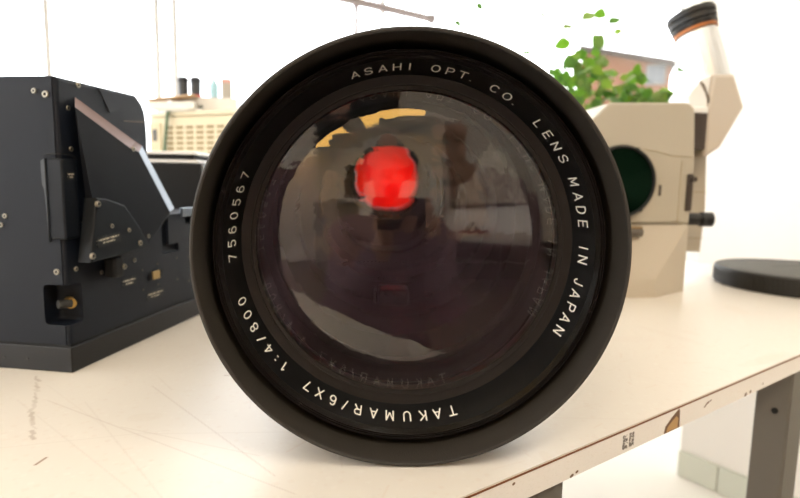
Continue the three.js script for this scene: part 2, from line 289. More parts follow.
/* ---------- small hardware used on the black instrument ---------- */
const capScrewGeo = (() => { const r = latheZ([[0.00095, -0.0005], [0.00115, 0.0008], [0.0021, 0.0008], [0.0024, 0.0003], [0.0024, -0.001]], 18); return r; })();
const hexGeo = cyl(0.00115, 0.00115, 0.0006, 6).rotateX(PI / 2);
function screw(parent, x, y, z, turn = 0, scale = 1) {       // a socket screw facing +z, then turned about y
  const s = part('screw', capScrewGeo, steel, parent, [x, y, z], [0, turn, 0]); s.scale.setScalar(scale * 0.9);
  part('hex_socket', hexGeo, darkHole, s);
}
const smallPrint = canvasTexture(256, 96, (g, w, h) => {     // too small to read in the photograph: rows of pale print
  g.fillStyle = '#15171a'; g.fillRect(0, 0, w, h); g.fillStyle = '#d8cfb8';
  for (const [y, a, b] of [[22, 20, 232], [54, 60, 190]]) for (let x = a; x < b; x += 6 + 8 * rnd()) g.fillRect(x, y + 2 * rnd(), 4 + 6 * rnd(), 16);
});
const mPrint = M('#ffffff', 0.6, { map: smallPrint });

{ /* ---------- black instrument box on the left ---------- */
  const t = thing('instrument_box', 'large black metal instrument box with silver screws, left of the big lens', 'instrument', [-0.2701, 0, -0.1499], -0.177);
  const mBlack = M('#0a111c', 0.5, { specularIntensity: 0.55, bumpMap: withRepeat(grain, 40, 40), bumpScale: 0.0001 }), mBlack2 = M('#10161c', 0.5, { specularIntensity: 0.6 }), mPlinth = M('#0c0d0f', 0.5), mWarmSheen = M('#8a5f47', 0.42, { metalness: 0.35 }), mSteelDark = M('#8e98a3', 0.35, { metalness: 0.8 });
  // in this frame x runs to the right along the front, y up, -z back along the side; u is the depth along the side
  const ev = new Evaluator(); ev.useGroups = false; ev.attributes = ['position', 'normal', 'uv'];
  const cut = (geo, ...holes) => { let b = new Brush(geo); b.updateMatrixWorld(); for (const h of holes) { const k = new Brush(h); k.updateMatrixWorld(); b = ev.evaluate(b, k, SUBTRACTION); } return b.geometry; };
  part('plinth', box(0.302, 0.0215, 0.27, 0.0012, -0.1505, 0.01075, -0.1345), mPlinth, t);
  part('plinth_gap', box(0.298, 0.002, 0.266, 0, -0.1505, 0.0222, -0.1345), darkHole, t);
  const lower = prism([[-0.3, 0.0228], [-0.0018, 0.0228], [-0.0018, 0.1225], [-0.3, 0.1225]], 0.262, 0.0025).translate(0, 0, -0.2638);
  part('lower_body', cut(lower, box(0.05, 0.0335, 0.043, 0.004, 0.0018, 0.0562, 0.0035), box(0.006, 0.038, 0.0135, 0.002, -0.002, 0.105, -0.142), box(0.006, 0.009, 0.032, 0.002, -0.002, 0.086, -0.152), box(0.006, 0.012, 0.012, 0.002, -0.002, 0.116, -0.189)), mBlack, t);
  const up = [[-0.0018, 0.1226], [-0.0018, 0.2378], [-0.102, 0.239], [-0.1105, 0.233], [-0.1157, 0.2252], [-0.118, 0.208], [-0.118, 0.1226]];
  const upper = prism(up.map(([u, v]) => [-u, v]), 0.297, 0.0028).rotateY(PI / 2).translate(-0.2988, 0, 0);
  part('upper_body', upper, mBlack, t);
  part('front_panel', cut(prism([[-0.2985, 0.0232], [-0.005, 0.0232], [-0.005, 0.237], [-0.2985, 0.237]], 0.0012).translate(0, 0, -0.0022), box(0.05, 0.0335, 0.043, 0.004, 0.0018, 0.0562, 0.0035)), mBlack, t);
  part('panel_seam', tube([[-0.0016, 0.2368, -0.0494], [-0.0016, 0.228, -0.0555], [-0.0016, 0.2182, -0.0623]], 0.0006, 8, 5), darkHole, t);
  part('panel_seam', tube([[-0.0016, 0.2126, -0.0813], [-0.0016, 0.214, -0.1], [-0.0016, 0.2157, -0.1165]], 0.0005, 8, 5), M('#6a5a4a', 0.5), t);
  // sloping side cover: dark face, table and window reflections painted on two bevels
  const W = 0.009, O = [[0.0203, 0.2247], [0.0979, 0.1948], [0.1072, 0.1916], [0.1601, 0.129], [0.0985, 0.0962], [0.03, 0.0985]], I = [[0.0074, 0.2149], [0.0739, 0.1876], [0.087, 0.1847], [0.1354, 0.1261], [0.0972, 0.0978], [0.03, 0.1]];
  const at = (o, [u, v]) => [o, v, -u];
  const quad = (a, b, c, d) => { const g = new THREE.BufferGeometry(); g.setAttribute('position', new THREE.Float32BufferAttribute([...a, ...b, ...c, ...a, ...c, ...d], 3)); g.setAttribute('uv', new THREE.Float32BufferAttribute([0, 0, 1, 0, 1, 1, 0, 0, 1, 1, 0, 1], 2)); g.computeVertexNormals(); return g; };
  const cover = new THREE.ShapeGeometry(new THREE.Shape(I.map(([u, v]) => new THREE.Vector2(u, v)))).rotateY(PI / 2).translate(W, 0, 0);
  const back = new THREE.ShapeGeometry(new THREE.Shape(O.map(([u, v]) => new THREE.Vector2(u, v)))).rotateY(PI / 2).translate(-0.001, 0, 0);
  const rims = [3, 4, 5].map((i) => quad(at(-0.001, O[i]), at(-0.001, O[(i + 1) % 6]), at(W, I[(i + 1) % 6]), at(W, I[i])));
  const c = part('side_cover', [cover, back, ...rims], M('#080d15', 0.55, { specularIntensity: 0.5, side: THREE.DoubleSide }), t);
  tag(part('bevel_strip', [quad(at(-0.001, O[0]), at(-0.001, O[1]), at(W, I[1]), at(W, I[0])), quad(at(-0.001, O[1]), at(-0.001, O[2]), at(W, I[2]), at(W, I[1]))].map((g) => g), M('#6a4530', 0.5, { metalness: 0.2, side: THREE.DoubleSide }), c), 'upper edge bevel with a warm table reflection painted into its colour');
  tag(part('bevel_strip', quad(at(-0.001, O[2]), at(-0.001, O[3]), at(W, I[3]), at(W, I[2])), M('#6a7682', 0.4, { metalness: 0.6, side: THREE.DoubleSide }), c), 'rear edge bevel with bluish window light painted into its colour');
  screw(t, W, 0.1868, -0.079, PI / 2); screw(t, W, 0.1045, -0.097, PI / 2);
  // bracket plate standing proud below the cover
  const br = prism([[-0.0208, 0.1434], [-0.034, 0.1425], [-0.0563, 0.1364], [-0.075, 0.117], [-0.091, 0.0957], [-0.05, 0.0925], [-0.01, 0.0907]].map(([u, v]) => [-(-u), v]).map(([u, v]) => [-Math.abs(u), v]).map(([x, y]) => [-x, y]), 0.0125, 0.0015).rotateY(PI / 2);
  const bracket = part('bracket', br, mBlack2, t, [0.0015, 0, 0]);
  for (const [u, v] of [[0.0216, 0.1384], [0.0377, 0.119], [0.0604, 0.1136], [0.0757, 0.1002], [0.0125, 0.096]]) screw(bracket, 0.0127, v, -u, PI / 2, u === 0.0216 || u === 0.0125 || u === 0.0757 ? 1.25 : 0.95);
  part('bracket_label', box(0.0004, 0.0085, 0.03, 0, 0.0128, 0.1043, -0.0425), mPrint, bracket, null, [0.09, 0, 0]);
  bracket.children.at(-1).position.set(0, 0.0, 0);
  // knob block under the bracket
  const knob = part('clamp_block', box(0.012, 0.019, 0.0135, 0.003, 0.004, 0.081, -0.0515), darkHole, t);
  screw(knob, 0.0102, 0.0805, -0.0575, PI / 2, 1.2); screw(t, -0.0018, 0.0772, -0.0425, PI / 2, 0.9); screw(t, -0.0018, 0.0774, -0.0535, PI / 2, 0.9);
  // grip block wrapped round the front corner
  const grip = part('corner_grip', [box(0.0145, 0.0645, 0.0165, 0.002, -0.0058, 0.1425, -0.0078)], M('#0c121a', 0.5, { specularIntensity: 0.6 }), t);
  part('grip_frame', [tube([[0.0004, 0.176, -0.0158], [0.0006, 0.1775, -0.012], [0.001, 0.178, -0.004], [0.001, 0.178, 0.0018], [-0.006, 0.178, 0.0022], [-0.0135, 0.177, 0.0012]], 0.0006, 24, 6), tube([[-0.0005, 0.176, -0.0158], [-0.0005, 0.15, -0.0162], [-0.0005, 0.113, -0.0158]], 0.0006, 12, 6)], darkHole, grip);
  part('grip_lip', prism([[-0.0165, 0.1725], [-0.013, 0.1745], [-0.013, 0.108], [-0.0148, 0.15], [-0.0165, 0.154]], 0.003, 0.0005), M('#3a3f45', 0.4), grip, [0, 0, -0.0015]);
  part('grip_label', box(0.0004, 0.0065, 0.0072, 0, 0.0015, 0.1612, -0.0085), mPrint, grip);
  part('grip_hole', cyl(0.001, 0.001, 0.001, 10).rotateZ(PI / 2), darkHole, grip, [0.0012, 0.148, -0.009]);
  // thumb screw in the corner pocket
  const ts = part('thumb_screw', rod([-0.004, 0.0565, -0.008], [-0.0092, 0.0572, 0.0005], 0.0034, 20), M('#3b3a38', 0.35, { metalness: 0.6 }), t);
  part('brass_collar', rod([-0.0125, 0.056, -0.0158], [-0.0045, 0.0565, -0.0078], 0.0043, 20), brass, ts);
  for (const [u, v, s] of [[0.0256, 0.235, 1.1], [0.0131, 0.215, 1], [0.014, 0.1827, 1], [0.0124, 0.0848, 1], [0.0895, 0.0815, 1]]) screw(t, -0.0018, v, -u, PI / 2, s);
  for (const [x, v, s] of [[-0.0205, 0.2265, 1], [-0.0105, 0.2238, 1.3], [-0.0097, 0.0838, 1.2], [-0.0536, 0.1279, 1], [-0.058, 0.1205, 1]]) screw(t, x, v, -0.0008, 0, s);
  for (const x of [-0.0403, -0.0619]) part('plinth_hole', cyl(0.0012, 0.0012, 0.001, 8).rotateX(PI / 2), M('#2b2b2b', 0.6), t, [x, 0.0098, 0.0006]);
  // connector, printed notes and small holes on the lower side
  const conn = part('connector', box(0.002, 0.0085, 0.012, 0.0006, -0.001, 0.0617, -0.1225), M('#b79a63', 0.45, { metalness: 0.4 }), t);
  for (const z of [-0.113, -0.132]) part('connector_ear', box(0.0018, 0.0065, 0.005, 0.001, -0.0012, 0.0617 + (z < -0.12 ? 0.001 : -0.001), z), darkHole, conn);
  for (const [u, v] of [[0.101, 0.07], [0.101, 0.05], [0.1265, 0.0725], [0.1265, 0.051], [0.188, 0.0717], [0.1865, 0.0439], [0.163, 0.074], [0.163, 0.05]]) part('small_hole', cyl(0.0009, 0.0009, 0.0008, 8).rotateZ(PI / 2), M('#5e5444', 0.5), t, [-0.0017, v, -u]);
  part('printed_note', box(0.0003, 0.009, 0.021, 0, -0.0017, 0.062, -0.0805), mPrint, t);
  part('printed_note', box(0.0003, 0.0085, 0.03, 0, -0.0017, 0.0415, -0.1215), mPrint, t);
  part('slot_screw', [rod([-0.004, 0.1245, -0.139], [-0.004, 0.1285, -0.139], 0.003, 12), rod([-0.004, 0.1245, -0.146], [-0.004, 0.127, -0.146], 0.0025, 12)], brass, t);
  part('side_step', box(0.004, 0.01, 0.05, 0.001, -0.0018, 0.1235, -0.2), mSteelDark, t);
}
{ /* ---------- second black case behind it, with a bright metal tray on top ---------- */
  const t = thing('black_case', 'plain black case behind the instrument box with a thin silver tray on its top', 'case', [-0.325, 0, -0.54], -0.05);
  part('case_body', box(0.112, 0.183, 0.1, 0.002, 0, 0.0915, 0), M('#080a0d', 0.6), t);
  const m = M('#ffffff', 0.3);
  part('tray_rim', box(0.11, 0.0045, 0.1, 0.001, -0.004, 0.1853, 0), m, t);
  part('tray_slot', box(0.104, 0.007, 0.095, 0, -0.007, 0.191, 0), darkHole, t);
  part('tray_rim', box(0.108, 0.0045, 0.1, 0.001, -0.006, 0.1968, 0), m, t);
  part('side_rail', box(0.004, 0.18, 0.098, 0.001, 0.0575, 0.09, 0), M('#aab2b8', 0.35, { metalness: 0.8 }), t);
}

{ /* ---------- white surgical-style microscope on the right ---------- */
  const t = thing('microscope', 'cream microscope with a slanted silver eyepiece tube, right of the big lens', 'microscope', [0.347, 0, -0.4767], 0.0831);
  const mCream = M('#b8ae9d', 0.5), mCream2 = M('#b1a998', 0.5), mBrown = M('#3d332c', 0.5), mBlk = M('#191817', 0.45), mSilver = M('#dfe2e4', 0.32, { metalness: 0.55 });
  const P = (a) => a.map(([x, y, z]) => V(x, y, z));
  part('base', toCreasedNormals(new ConvexGeometry(P([[-0.09, 0, -0.0], [0.039, 0, 0], [0.115, 0, -0.047], [-0.09, 0.0285, 0], [0.037, 0.0285, 0.001], [-0.09, 0.104, -0.023], [0.0985, 0.1065, -0.0235], [0.112, 0.098, -0.06], [-0.09, 0, -0.12], [0.115, 0, -0.12], [-0.09, 0.104, -0.12], [0.1, 0.1065, -0.12]])), 0.3), mCream, t);
  const body = [[-0.085, 0.1055], [0.0985, 0.1078], [0.0995, 0.2], [0.0945, 0.268], [0.0925, 0.2765], [0.086, 0.283], [0.078, 0.285], [-0.0345, 0.281], [-0.0405, 0.279], [-0.0535, 0.266], [-0.085, 0.238]];
  part('body', prism(body, 0.1, 0.0035).translate(0, 0, -0.122), mCream2, t);
  part('seam', tube([[0.0199, 0.2151, -0.0219], [0.034, 0.2142, -0.0219], [0.05, 0.2105, -0.0219], [0.0626, 0.2078, -0.0219], [0.08, 0.2068, -0.0219], [0.0936, 0.2068, -0.0219]], 0.0007, 30, 6), M('#a5987c', 0.6), t);
  part('lower_panel', prism([[0.004, 0.1105], [0.086, 0.1115], [0.0855, 0.2035], [0.064, 0.2045], [0.045, 0.2095], [0.02, 0.2125], [0.004, 0.212]], 0.0022, 0.0008).translate(0, 0, -0.0222), M('#aea695', 0.5), t);
  // round dark objective seen from the front
  const ob = part('side_lens_ring', latheZ([[0.0482, 0], [0.0482, 0.008], [0.049, 0.01], [0.0518, 0.01], [0.0528, 0.0085], [0.0528, -0.004], [0.0482, -0.004], [0.0482, 0]].reverse(), 72), M('#2b2a29', 0.4), t, [-0.0172, 0.1685, -0.022]);
  part('side_lens_glass', latheZ([[0, 0.0085], [0.02, 0.0082], [0.0481, 0.0068], [0.0481, -0.003], [0, -0.003]].reverse(), 64), M('#020c06', 0.05, { specularIntensity: 0.22, specularColor: new THREE.Color('#8fe0b0') }), ob);
  for (const a of [0.4, 2.5, 4.6]) part('ring_notch', box(0.004, 0.003, 0.003, 0.0005), mBlk, ob, [0.0515 * Math.sin(a), 0.0515 * Math.cos(a), 0.0105]);
  part('slot', box(0.0042, 0.016, 0.0016, 0.0015, 0.0463, 0.157, -0.0198), mBrown, t);
  part('hinge', [box(0.009, 0.055, 0.018, 0.002, 0.0935, 0.1545, -0.027), cyl(0.004, 0.004, 0.012, 16).rotateX(PI / 2).translate(0.0945, 0.174, -0.017)], mBrown, t);
  part('seam', box(0.0012, 0.09, 0.001, 0, 0.0775, 0.155, -0.0196), M('#ab9f86', 0.6), t);
  part('peg', rod([-0.004, 0.0955, -0.012], [0.017, 0.0955, -0.012], 0.0065, 20), M('#5d564d', 0.5), t);
  part('peg_cap', box(0.02, 0.003, 0.012, 0.001, 0.006, 0.1025, -0.012), M('#8a7350', 0.5), t);
  // rear column
  part('rear_column', prism([[0.094, 0.058], [0.181, 0.0545], [0.184, 0.129], [0.1745, 0.277], [0.094, 0.277]], 0.06, 0.003).translate(0, 0, -0.165), M('#b0a797', 0.5), t);
  for (const y of [0.155, 0.0785]) part('seam', box(0.09, 0.0012, 0.001, 0, 0.137, y, -0.1049), M('#988a70', 0.6), t);
  part('rear_foot', box(0.16, 0.058, 0.08, 0.004, 0.03, 0.029, -0.155), mCream, t);
  // clamp knob
  const kn = part('clamp_knob', rod([0.1, 0.114, -0.05], [0.1445, 0.1135, -0.045], 0.0095, 28), mBlk, t);
  part('knob_face', rod([0.133, 0.1135, -0.046], [0.1495, 0.1135, -0.043], 0.0112, 28), M('#0c0c0c', 0.35), kn);
  part('knob_collar', box(0.01, 0.034, 0.02, 0.002, 0.101, 0.1095, -0.047), mBrown, kn);
  // dark dovetail block and the eyepiece head
  const dv = part('dovetail', box(0.026, 0.058, 0.04, 0.002, 0.1215, 0.2485, -0.07), mBrown, t);
  part('head_slot', prism([[0.117, 0.322], [0.124, 0.317], [0.1345, 0.29], [0.1335, 0.298]], 0.003).translate(0, 0, -0.0525), M('#75695c', 0.5), t);
  part('dovetail_cap', box(0.026, 0.012, 0.04, 0.002, 0.1215, 0.2785, -0.07), M('#efefec', 0.35), dv);
  part('head', prism([[0.1375, 0.333], [0.1727, 0.3347], [0.194, 0.2861], [0.16, 0.224], [0.1405, 0.2105], [0.133, 0.2105], [0.131, 0.27], [0.1335, 0.3]], 0.075, 0.006).translate(0, 0, -0.125), M('#c6bcae', 0.42), t);
  part('head_panel', prism([[0.1, 0.3], [0.108, 0.312], [0.1225, 0.327], [0.1365, 0.332], [0.133, 0.283], [0.103, 0.281]], 0.05, 0.003).translate(0, 0, -0.102), M('#f2f2f0', 0.3), t);
  const tubeAxis = V(-0.2356, 0.9512, -0.1991).normalize(), foot = V(0.1572, 0.338, -0.09);
  const q = new THREE.Quaternion().setFromUnitVectors(V(0, 1, 0), tubeAxis);
  const place = (geo) => geo.applyQuaternion(q).translate(foot.x, foot.y, foot.z);
  part('eyepiece_tube', toCreasedNormals(place(lathe([[0, -0.034], [0.0275, -0.034], [0.0295, -0.02], [0.0305, 0.02], [0.0305, 0.068], [0.0285, 0.07], [0.0285, 0.074], [0, 0.074]], 64)), 0.5), mSilver, t);
  part('warm_collar', toCreasedNormals(place(lathe([[0.0288, 0.0705], [0.0318, 0.0705], [0.0322, 0.076], [0.0288, 0.076]], 64)), 0.5), M('#a2663c', 0.4, { metalness: 0.5 }), t);
  const cup = part('eyecup', toCreasedNormals(place(lathe([[0.02, 0.0765], [0.0325, 0.076], [0.0335, 0.078], [0.0335, 0.0825], [0.0318, 0.0837], [0.0318, 0.0852], [0.0345, 0.0864], [0.035, 0.0915], [0.0332, 0.093], [0.0332, 0.0946], [0.0358, 0.0958], [0.0365, 0.1005], [0.0345, 0.105], [0.028, 0.106], [0.026, 0.102], [0.02, 0.1], [0.02, 0.0765]], 64)), 0.5), mBlk, t);
  part('eye_lens', place(lathe([[0, 0.1], [0.012, 0.099], [0.0205, 0.096], [0.0205, 0.09], [0, 0.09]], 40)), M('#0a0c0e', 0.05, { clearcoat: 1 }), cup);
  part('top_knob', [rod([0.05, 0.281, -0.08], [0.05, 0.289, -0.08], 0.006, 16), rod([0.066, 0.281, -0.08], [0.066, 0.287, -0.08], 0.006, 16), box(0.036, 0.004, 0.016, 0.001, 0.058, 0.2825, -0.08)], M('#7d6f66', 0.5), t);
}
{ /* ---------- lens cap lying on the table ---------- */
  const t = thing('lens_cap', 'large round black lens cap lying flat on the table at the right', 'cap', [0.69, 0, -0.585]);
  t.scale.set(1.097, 1.5, 1.097);
  part('cap_rim', toCreasedNormals(lathe([[0, 0.0005], [0.117, 0.0005], [0.1185, 0.002], [0.1185, 0.0175], [0.1172, 0.0198], [0.1155, 0.0202], [0.1148, 0.0194], [0.1148, 0.018], [0, 0.018]], 128), 0.4), M('#1d1b17', 0.55), t);
  part('cap_disc', toCreasedNormals(lathe([[0.1147, 0.0182], [0.1147, 0.0194], [0.1, 0.0196], [0.0996, 0.0193], [0.097, 0.0193], [0.0966, 0.0197], [0.04, 0.0197], [0.0396, 0.0193], [0, 0.0193]], 96), 0.3), M('#4b4a43', 0.6, { bumpMap: withRepeat(grain, 20, 20), bumpScale: 0.0002 }), t);
  const ribs = []; for (let i = 0; i < 120; i++) ribs.push(box(0.0012, 0.012, 0.0028, 0, 0.1186, 0.0095, 0).rotateY(i / 120 * 2 * PI));
  tag(part('grip_ribs', ribs, M('#161513', 0.5), t), null, null, null, 'stuff');
}

/* ---------- what stands by the windows ---------- */
{
  const t = thing('window_counter', 'white counter running under the windows behind the table', 'counter', room(0, 0, -1.6), TURN);
  part('counter_top', box(7.6, 0.03, 1.1, 0.003, 0.3, 0.085, 0), M('#f0eee9', 0.5), t);
  for (const x of [-3.2, -1.2, 0.9, 2.6, 3.9]) part('leg', box(0.04, 0.82, 1.0, 0.002, x, -0.34, 0), M('#e2dfd8', 0.6), t);
}
{ // beige machine with louvres
  const mB = M('#d6c9ab', 0.6);
  const t = thing('beige_machine', 'beige metal machine with rows of vent slots, standing on the window counter', 'machine', [-0.69, 0.1, -1.325], -0.42);
  const body = box(0.45, 0.236, 0.3, 0.004, 0.225, 0.118, -0.15);
  part('housing', body, mB, t);
  part('switch_panel', box(0.042, 0.2, 0.004, 0.001, 0.023, 0.118, 0.0015), M('#c6b998', 0.6), t);
  part('lid', box(0.46, 0.012, 0.31, 0.003, 0.225, 0.243, -0.15), M('#d8cdb0', 0.5), t);
  const slots = [];
  for (let c = 0; c < 10; c++) for (let r = 0; r < 9; r++) slots.push(box(0.024, 0.0075, 0.003, 0.001, 0.075 + c * 0.036, 0.205 - r * 0.0145, 0.0005));
  tag(part('vent_slots', slots, M('#8f7d57', 0.7), t), null, null, null, 'stuff');
  part('switch', box(0.018, 0.035, 0.004, 0.002, 0.022, 0.185, 0.002), M('#3a3935', 0.5), t);
}
{
  const c = thing('cable', 'dark green cable hanging down the front of the beige machine', 'cable', [-0.63, 0.1, -1.297], -0.42);
  part('cord', tube([[0.02, 0.256, -0.06], [0.022, 0.257, -0.02], [0.018, 0.252, 0.008], [0.006, 0.2, 0.01], [-0.008, 0.1, 0.01], [-0.02, 0.01, 0.012]], 0.0045, 40, 8), M('#4f6a52', 0.6), c);
}
const topY = 0.349;
{
  const w = thing('white_carton', 'long low white carton on the machine top under the dark jars', 'carton', [-0.53, topY, -1.36], 0.05);
  part('carton', box(0.18, 0.042, 0.12, 0.002, 0, 0.021, 0), M('#f4f2ee', 0.6), w); part('flap', box(0.18, 0.002, 0.06, 0.0005, 0, 0.043, 0.031), M('#eceae4', 0.6), w);
}
{
  const f = thing('folder', 'tan cardboard folder lying on top of the beige machine', 'folder', [-0.6, topY, -1.272], 0.05);
  part('cover', box(0.13, 0.004, 0.05, 0.001, 0, 0.034, 0).rotateZ(0.14), M('#d8b892', 0.7), f);
  part('pages', box(0.12, 0.02, 0.045, 0.001, 0, 0.0125, 0).rotateZ(0.04), M('#f3efe6', 0.8), f);
}
{
  const b = thing('tool_tray', 'shallow tray of small dark tools at the left end of the machine top', 'tray', [-0.58, topY, -1.29]);
  part('tray', box(0.12, 0.008, 0.05, 0.002, 0, 0.004, 0), M('#e6e6e2', 0.4), b);
  for (let i = 0; i < 6; i++) part('tool', rod([-0.05 + i * 0.018, 0.011 + 0.003 * (i % 2), -0.015], [-0.035 + i * 0.018, 0.014, 0.016], 0.0045, 10), M(['#5b5348', '#6d4a3a', '#4a564c'][i % 3], 0.6), b);
}
{
  const cupAt = (x, label) => {
    const c = thing('beaker', label, 'beaker', [x, topY + 0.044, -1.36]);
    part('jar', lathe([[0, 0.0], [0.012, 0.0], [0.014, 0.02], [0.0145, 0.045], [0.013, 0.048], [0, 0.048]], 28), M('#3a3d40', 0.4), c);
    part('lid', lathe([[0, 0.048], [0.015, 0.048], [0.016, 0.052], [0.015, 0.062], [0.006, 0.066], [0, 0.066]], 28), M('#23262b', 0.4), c);
    return c;
  };
  cupAt(-0.604, 'small dark jar on the machine top, left of the one with the red foot');
  const c = cupAt(-0.568, 'small dark jar with a red foot, on the machine top');
  part('foot', lathe([[0.0145, 0], [0.017, 0.001], [0.017, 0.012], [0.0145, 0.013]], 28), M('#d0453c', 0.5), c);
  const b = thing('squeeze_bottle', 'slim pale blue plastic bottle standing on the machine top', 'bottle', [-0.515, topY + 0.044, -1.36]);
  part('bottle', lathe([[0, 0], [0.011, 0], [0.012, 0.004], [0.012, 0.045], [0.005, 0.056], [0, 0.056]], 28), M('#a9d3df', 0.4), b);
  part('cap', lathe([[0.005, 0.056], [0.006, 0.057], [0.0035, 0.072], [0, 0.072]], 20), M('#e9eef0', 0.4), b);
  const g = thing('carton', 'small grey and pink carton beside the pale blue bottle', 'carton', [-0.478, topY + 0.044, -1.36], 0.2);
  part('box', box(0.028, 0.05, 0.024, 0.001, 0, 0.025, 0), M('#b9b2a8', 0.7), g); part('flap', box(0.028, 0.012, 0.025, 0.001, 0, 0.055, 0), M('#dba79f', 0.7), g);
}
{ // rail over the counter, behind the lens
  const t = thing('rail', 'pale grey metal rail on a thin post, rising above the lens', 'rail', room(0.98, 0.1, -1.8), TURN);
  const m = M('#8f8585', 0.7);
  part('bar', rod([-0.6, 0.787, 0], [0.375, 0.795, 0], 0.015, 16), m, t);
  part('end_plug', lathe([[0, 0], [0.016, 0], [0.022, 0.03], [0.018, 0.034], [0, 0.034]], 20).rotateZ(-PI / 2), M('#8b8282', 0.5), t, [0.366, 0.795, 0]);
  for (const x of [0]) part('post', rod([x, 0.02, 0], [x, 0.787, 0], 0.0085, 10), m, t);
  part('socket', lathe([[0.0086, 0], [0.0095, 0.004], [0.013, 0.022], [0.013, 0.026], [0, 0.026]], 16), m, t, [0, 0.76, 0]);
  for (const x of [0]) part('foot', lathe([[0, 0], [0.02, 0], [0.02, 0.006], [0.01, 0.014], [0.0086, 0.03]], 20), m, t, [x, 0, 0]);
}
{ /* ---------- climbing houseplant ---------- */
  const t = thing('potted_plant', 'leafy green houseplant with trailing vines in the window behind the microscope', 'plant', [0.74, 0.1, -1.6], -0.33);
  part('pot', toCreasedNormals(lathe([[0, 0], [0.075, 0], [0.095, 0.15], [0.102, 0.15], [0.102, 0.17], [0.092, 0.17], [0.09, 0.15], [0, 0.15]], 40), 0.5), M('#a8674a', 0.7), t);
  part('soil', lathe([[0.0905, 0.152], [0.05, 0.158], [0, 0.16]].reverse(), 24), M('#30241a', 0.95), t);
  const leafGeo = (k) => {                       // ovate leaf along +y with a fold and a curl
    const n = 7, pos = [], idx = [], half = [0.06, 0.3, 0.44, 0.45, 0.38, 0.24, 0.02];
    for (let i = 0; i < n; i++) { const y = i / (n - 1), z = -0.22 * y * y * (1 + 0.5 * k) + 0.04 * Math.sin(6 * y + k); pos.push(-half[i], y, z + 0.12 * half[i], 0, y, z, half[i], y, z + 0.12 * half[i]); }
    for (let i = 0; i + 1 < n; i++) { const a = 3 * i; idx.push(a, a + 1, a + 4, a, a + 4, a + 3, a + 1, a + 2, a + 5, a + 1, a + 5, a + 4); }
    const g = new THREE.BufferGeometry(); g.setAttribute('position', new THREE.Float32BufferAttribute(pos, 3)); g.setAttribute('uv', new THREE.Float32BufferAttribute(pos.flatMap((v, i) => i % 3 === 2 ? [] : [v]), 2)); g.setIndex(idx); g.computeVertexNormals(); return g;
  };
  const geos = [leafGeo(0), leafGeo(0.6), leafGeo(-0.5)];
  const leafMat = (c, tr = 0.5) => M(c, 0.9, { transmission: tr, thickness: 0, side: THREE.DoubleSide });
  const greens = ['#5f9012', '#4c7d10', '#769a26', '#47701c', '#5b7a2a', '#3f6a16', '#6c8438'].map((c) => leafMat(c, 0.35));
  const stems = [];
  function leaf(x, y, z, size, roll, tilt) {
    const m = part('leaf', geos[Math.floor(rnd() * 3)], greens[Math.floor(rnd() * greens.length)], t, [x, y, z], [tilt, range(-0.7, 0.7), roll]);
    m.scale.set(size * range(0.8, 1.05), size, size);
  }
  // x right, y above the counter; the mound behind the microscope
  const edge = (x) => { const k = [[-0.34, 0.375], [-0.3, 0.39], [-0.248, 0.405], [-0.188, 0.433], [-0.15, 0.479], [-0.102, 0.524], [-0.06, 0.535], [-0.033, 0.573], [0, 0.499], [0.047, 0.451], [0.092, 0.449], [0.144, 0.404], [0.19, 0.36], [0.24, 0.33]]; for (let i = 0; i + 1 < k.length; i++) if (x <= k[i + 1][0]) { const f = (x - k[i][0]) / (k[i + 1][0] - k[i][0]); return k[i][1] + f * (k[i + 1][1] - k[i][1]); } return 0.3; };
  for (let i = 0; i < 280; i++) {
    const x = range(-0.33, 0.2), top = edge(x), f = rnd(), y = top - 0.02 - f * (top - 0.325), z = range(-0.12, 0.12);
    leaf(x, y, z, range(0.028, 0.05), range(-2.6, 2.6), range(-1.2, 0.9));
  }
  for (const [x, y, s, r, ti] of [[-0.118, 0.562, 0.06, 1.9, -0.3], [-0.045, 0.585, 0.062, -2.6, -0.2], [-0.115, 0.49, 0.05, -0.6, -0.4], [-0.07, 0.5, 0.05, 0.6, -0.2], [-0.03, 0.475, 0.048, -1.2, -0.3], [0.07, 0.44, 0.055, -2.2, -0.3], [0.13, 0.4, 0.05, 2.6, -0.3], [0.17, 0.38, 0.06, -1.7, -0.9], [0.226, 0.45, 0.03, -1.2, -0.5],
    [-0.085, 0.635, 0.058, -0.95, -0.5], [-0.045, 0.645, 0.042, -2.2, -0.3], [0.0, 0.612, 0.045, -1.1, -0.4], [0.02, 0.582, 0.03, -1.3, -0.3], [-0.145, 0.597, 0.042, -0.8, -0.6], [-0.225, 0.65, 0.034, -1.3, -0.5], [-0.45, 0.695, 0.032, -1.5, -0.2], [-0.54, 0.66, 0.034, -1.6, -0.5], [-0.28, 0.526, 0.036, -0.8, -0.6]]) leaf(x, y, range(-0.05, 0.05), s, r, ti);
  for (let i = 0; i < 12; i++) { const x = range(-0.22, 0.16), z = range(-0.09, 0.09); stems.push(tube([[x * 0.1, 0.15, z * 0.1], [x * 0.4, 0.25, z * 0.5], [x, edge(x) - 0.05, z]], 0.0025, 14, 5)); }
  part('stem', stems, M('#6b8a35', 0.7), t);
}

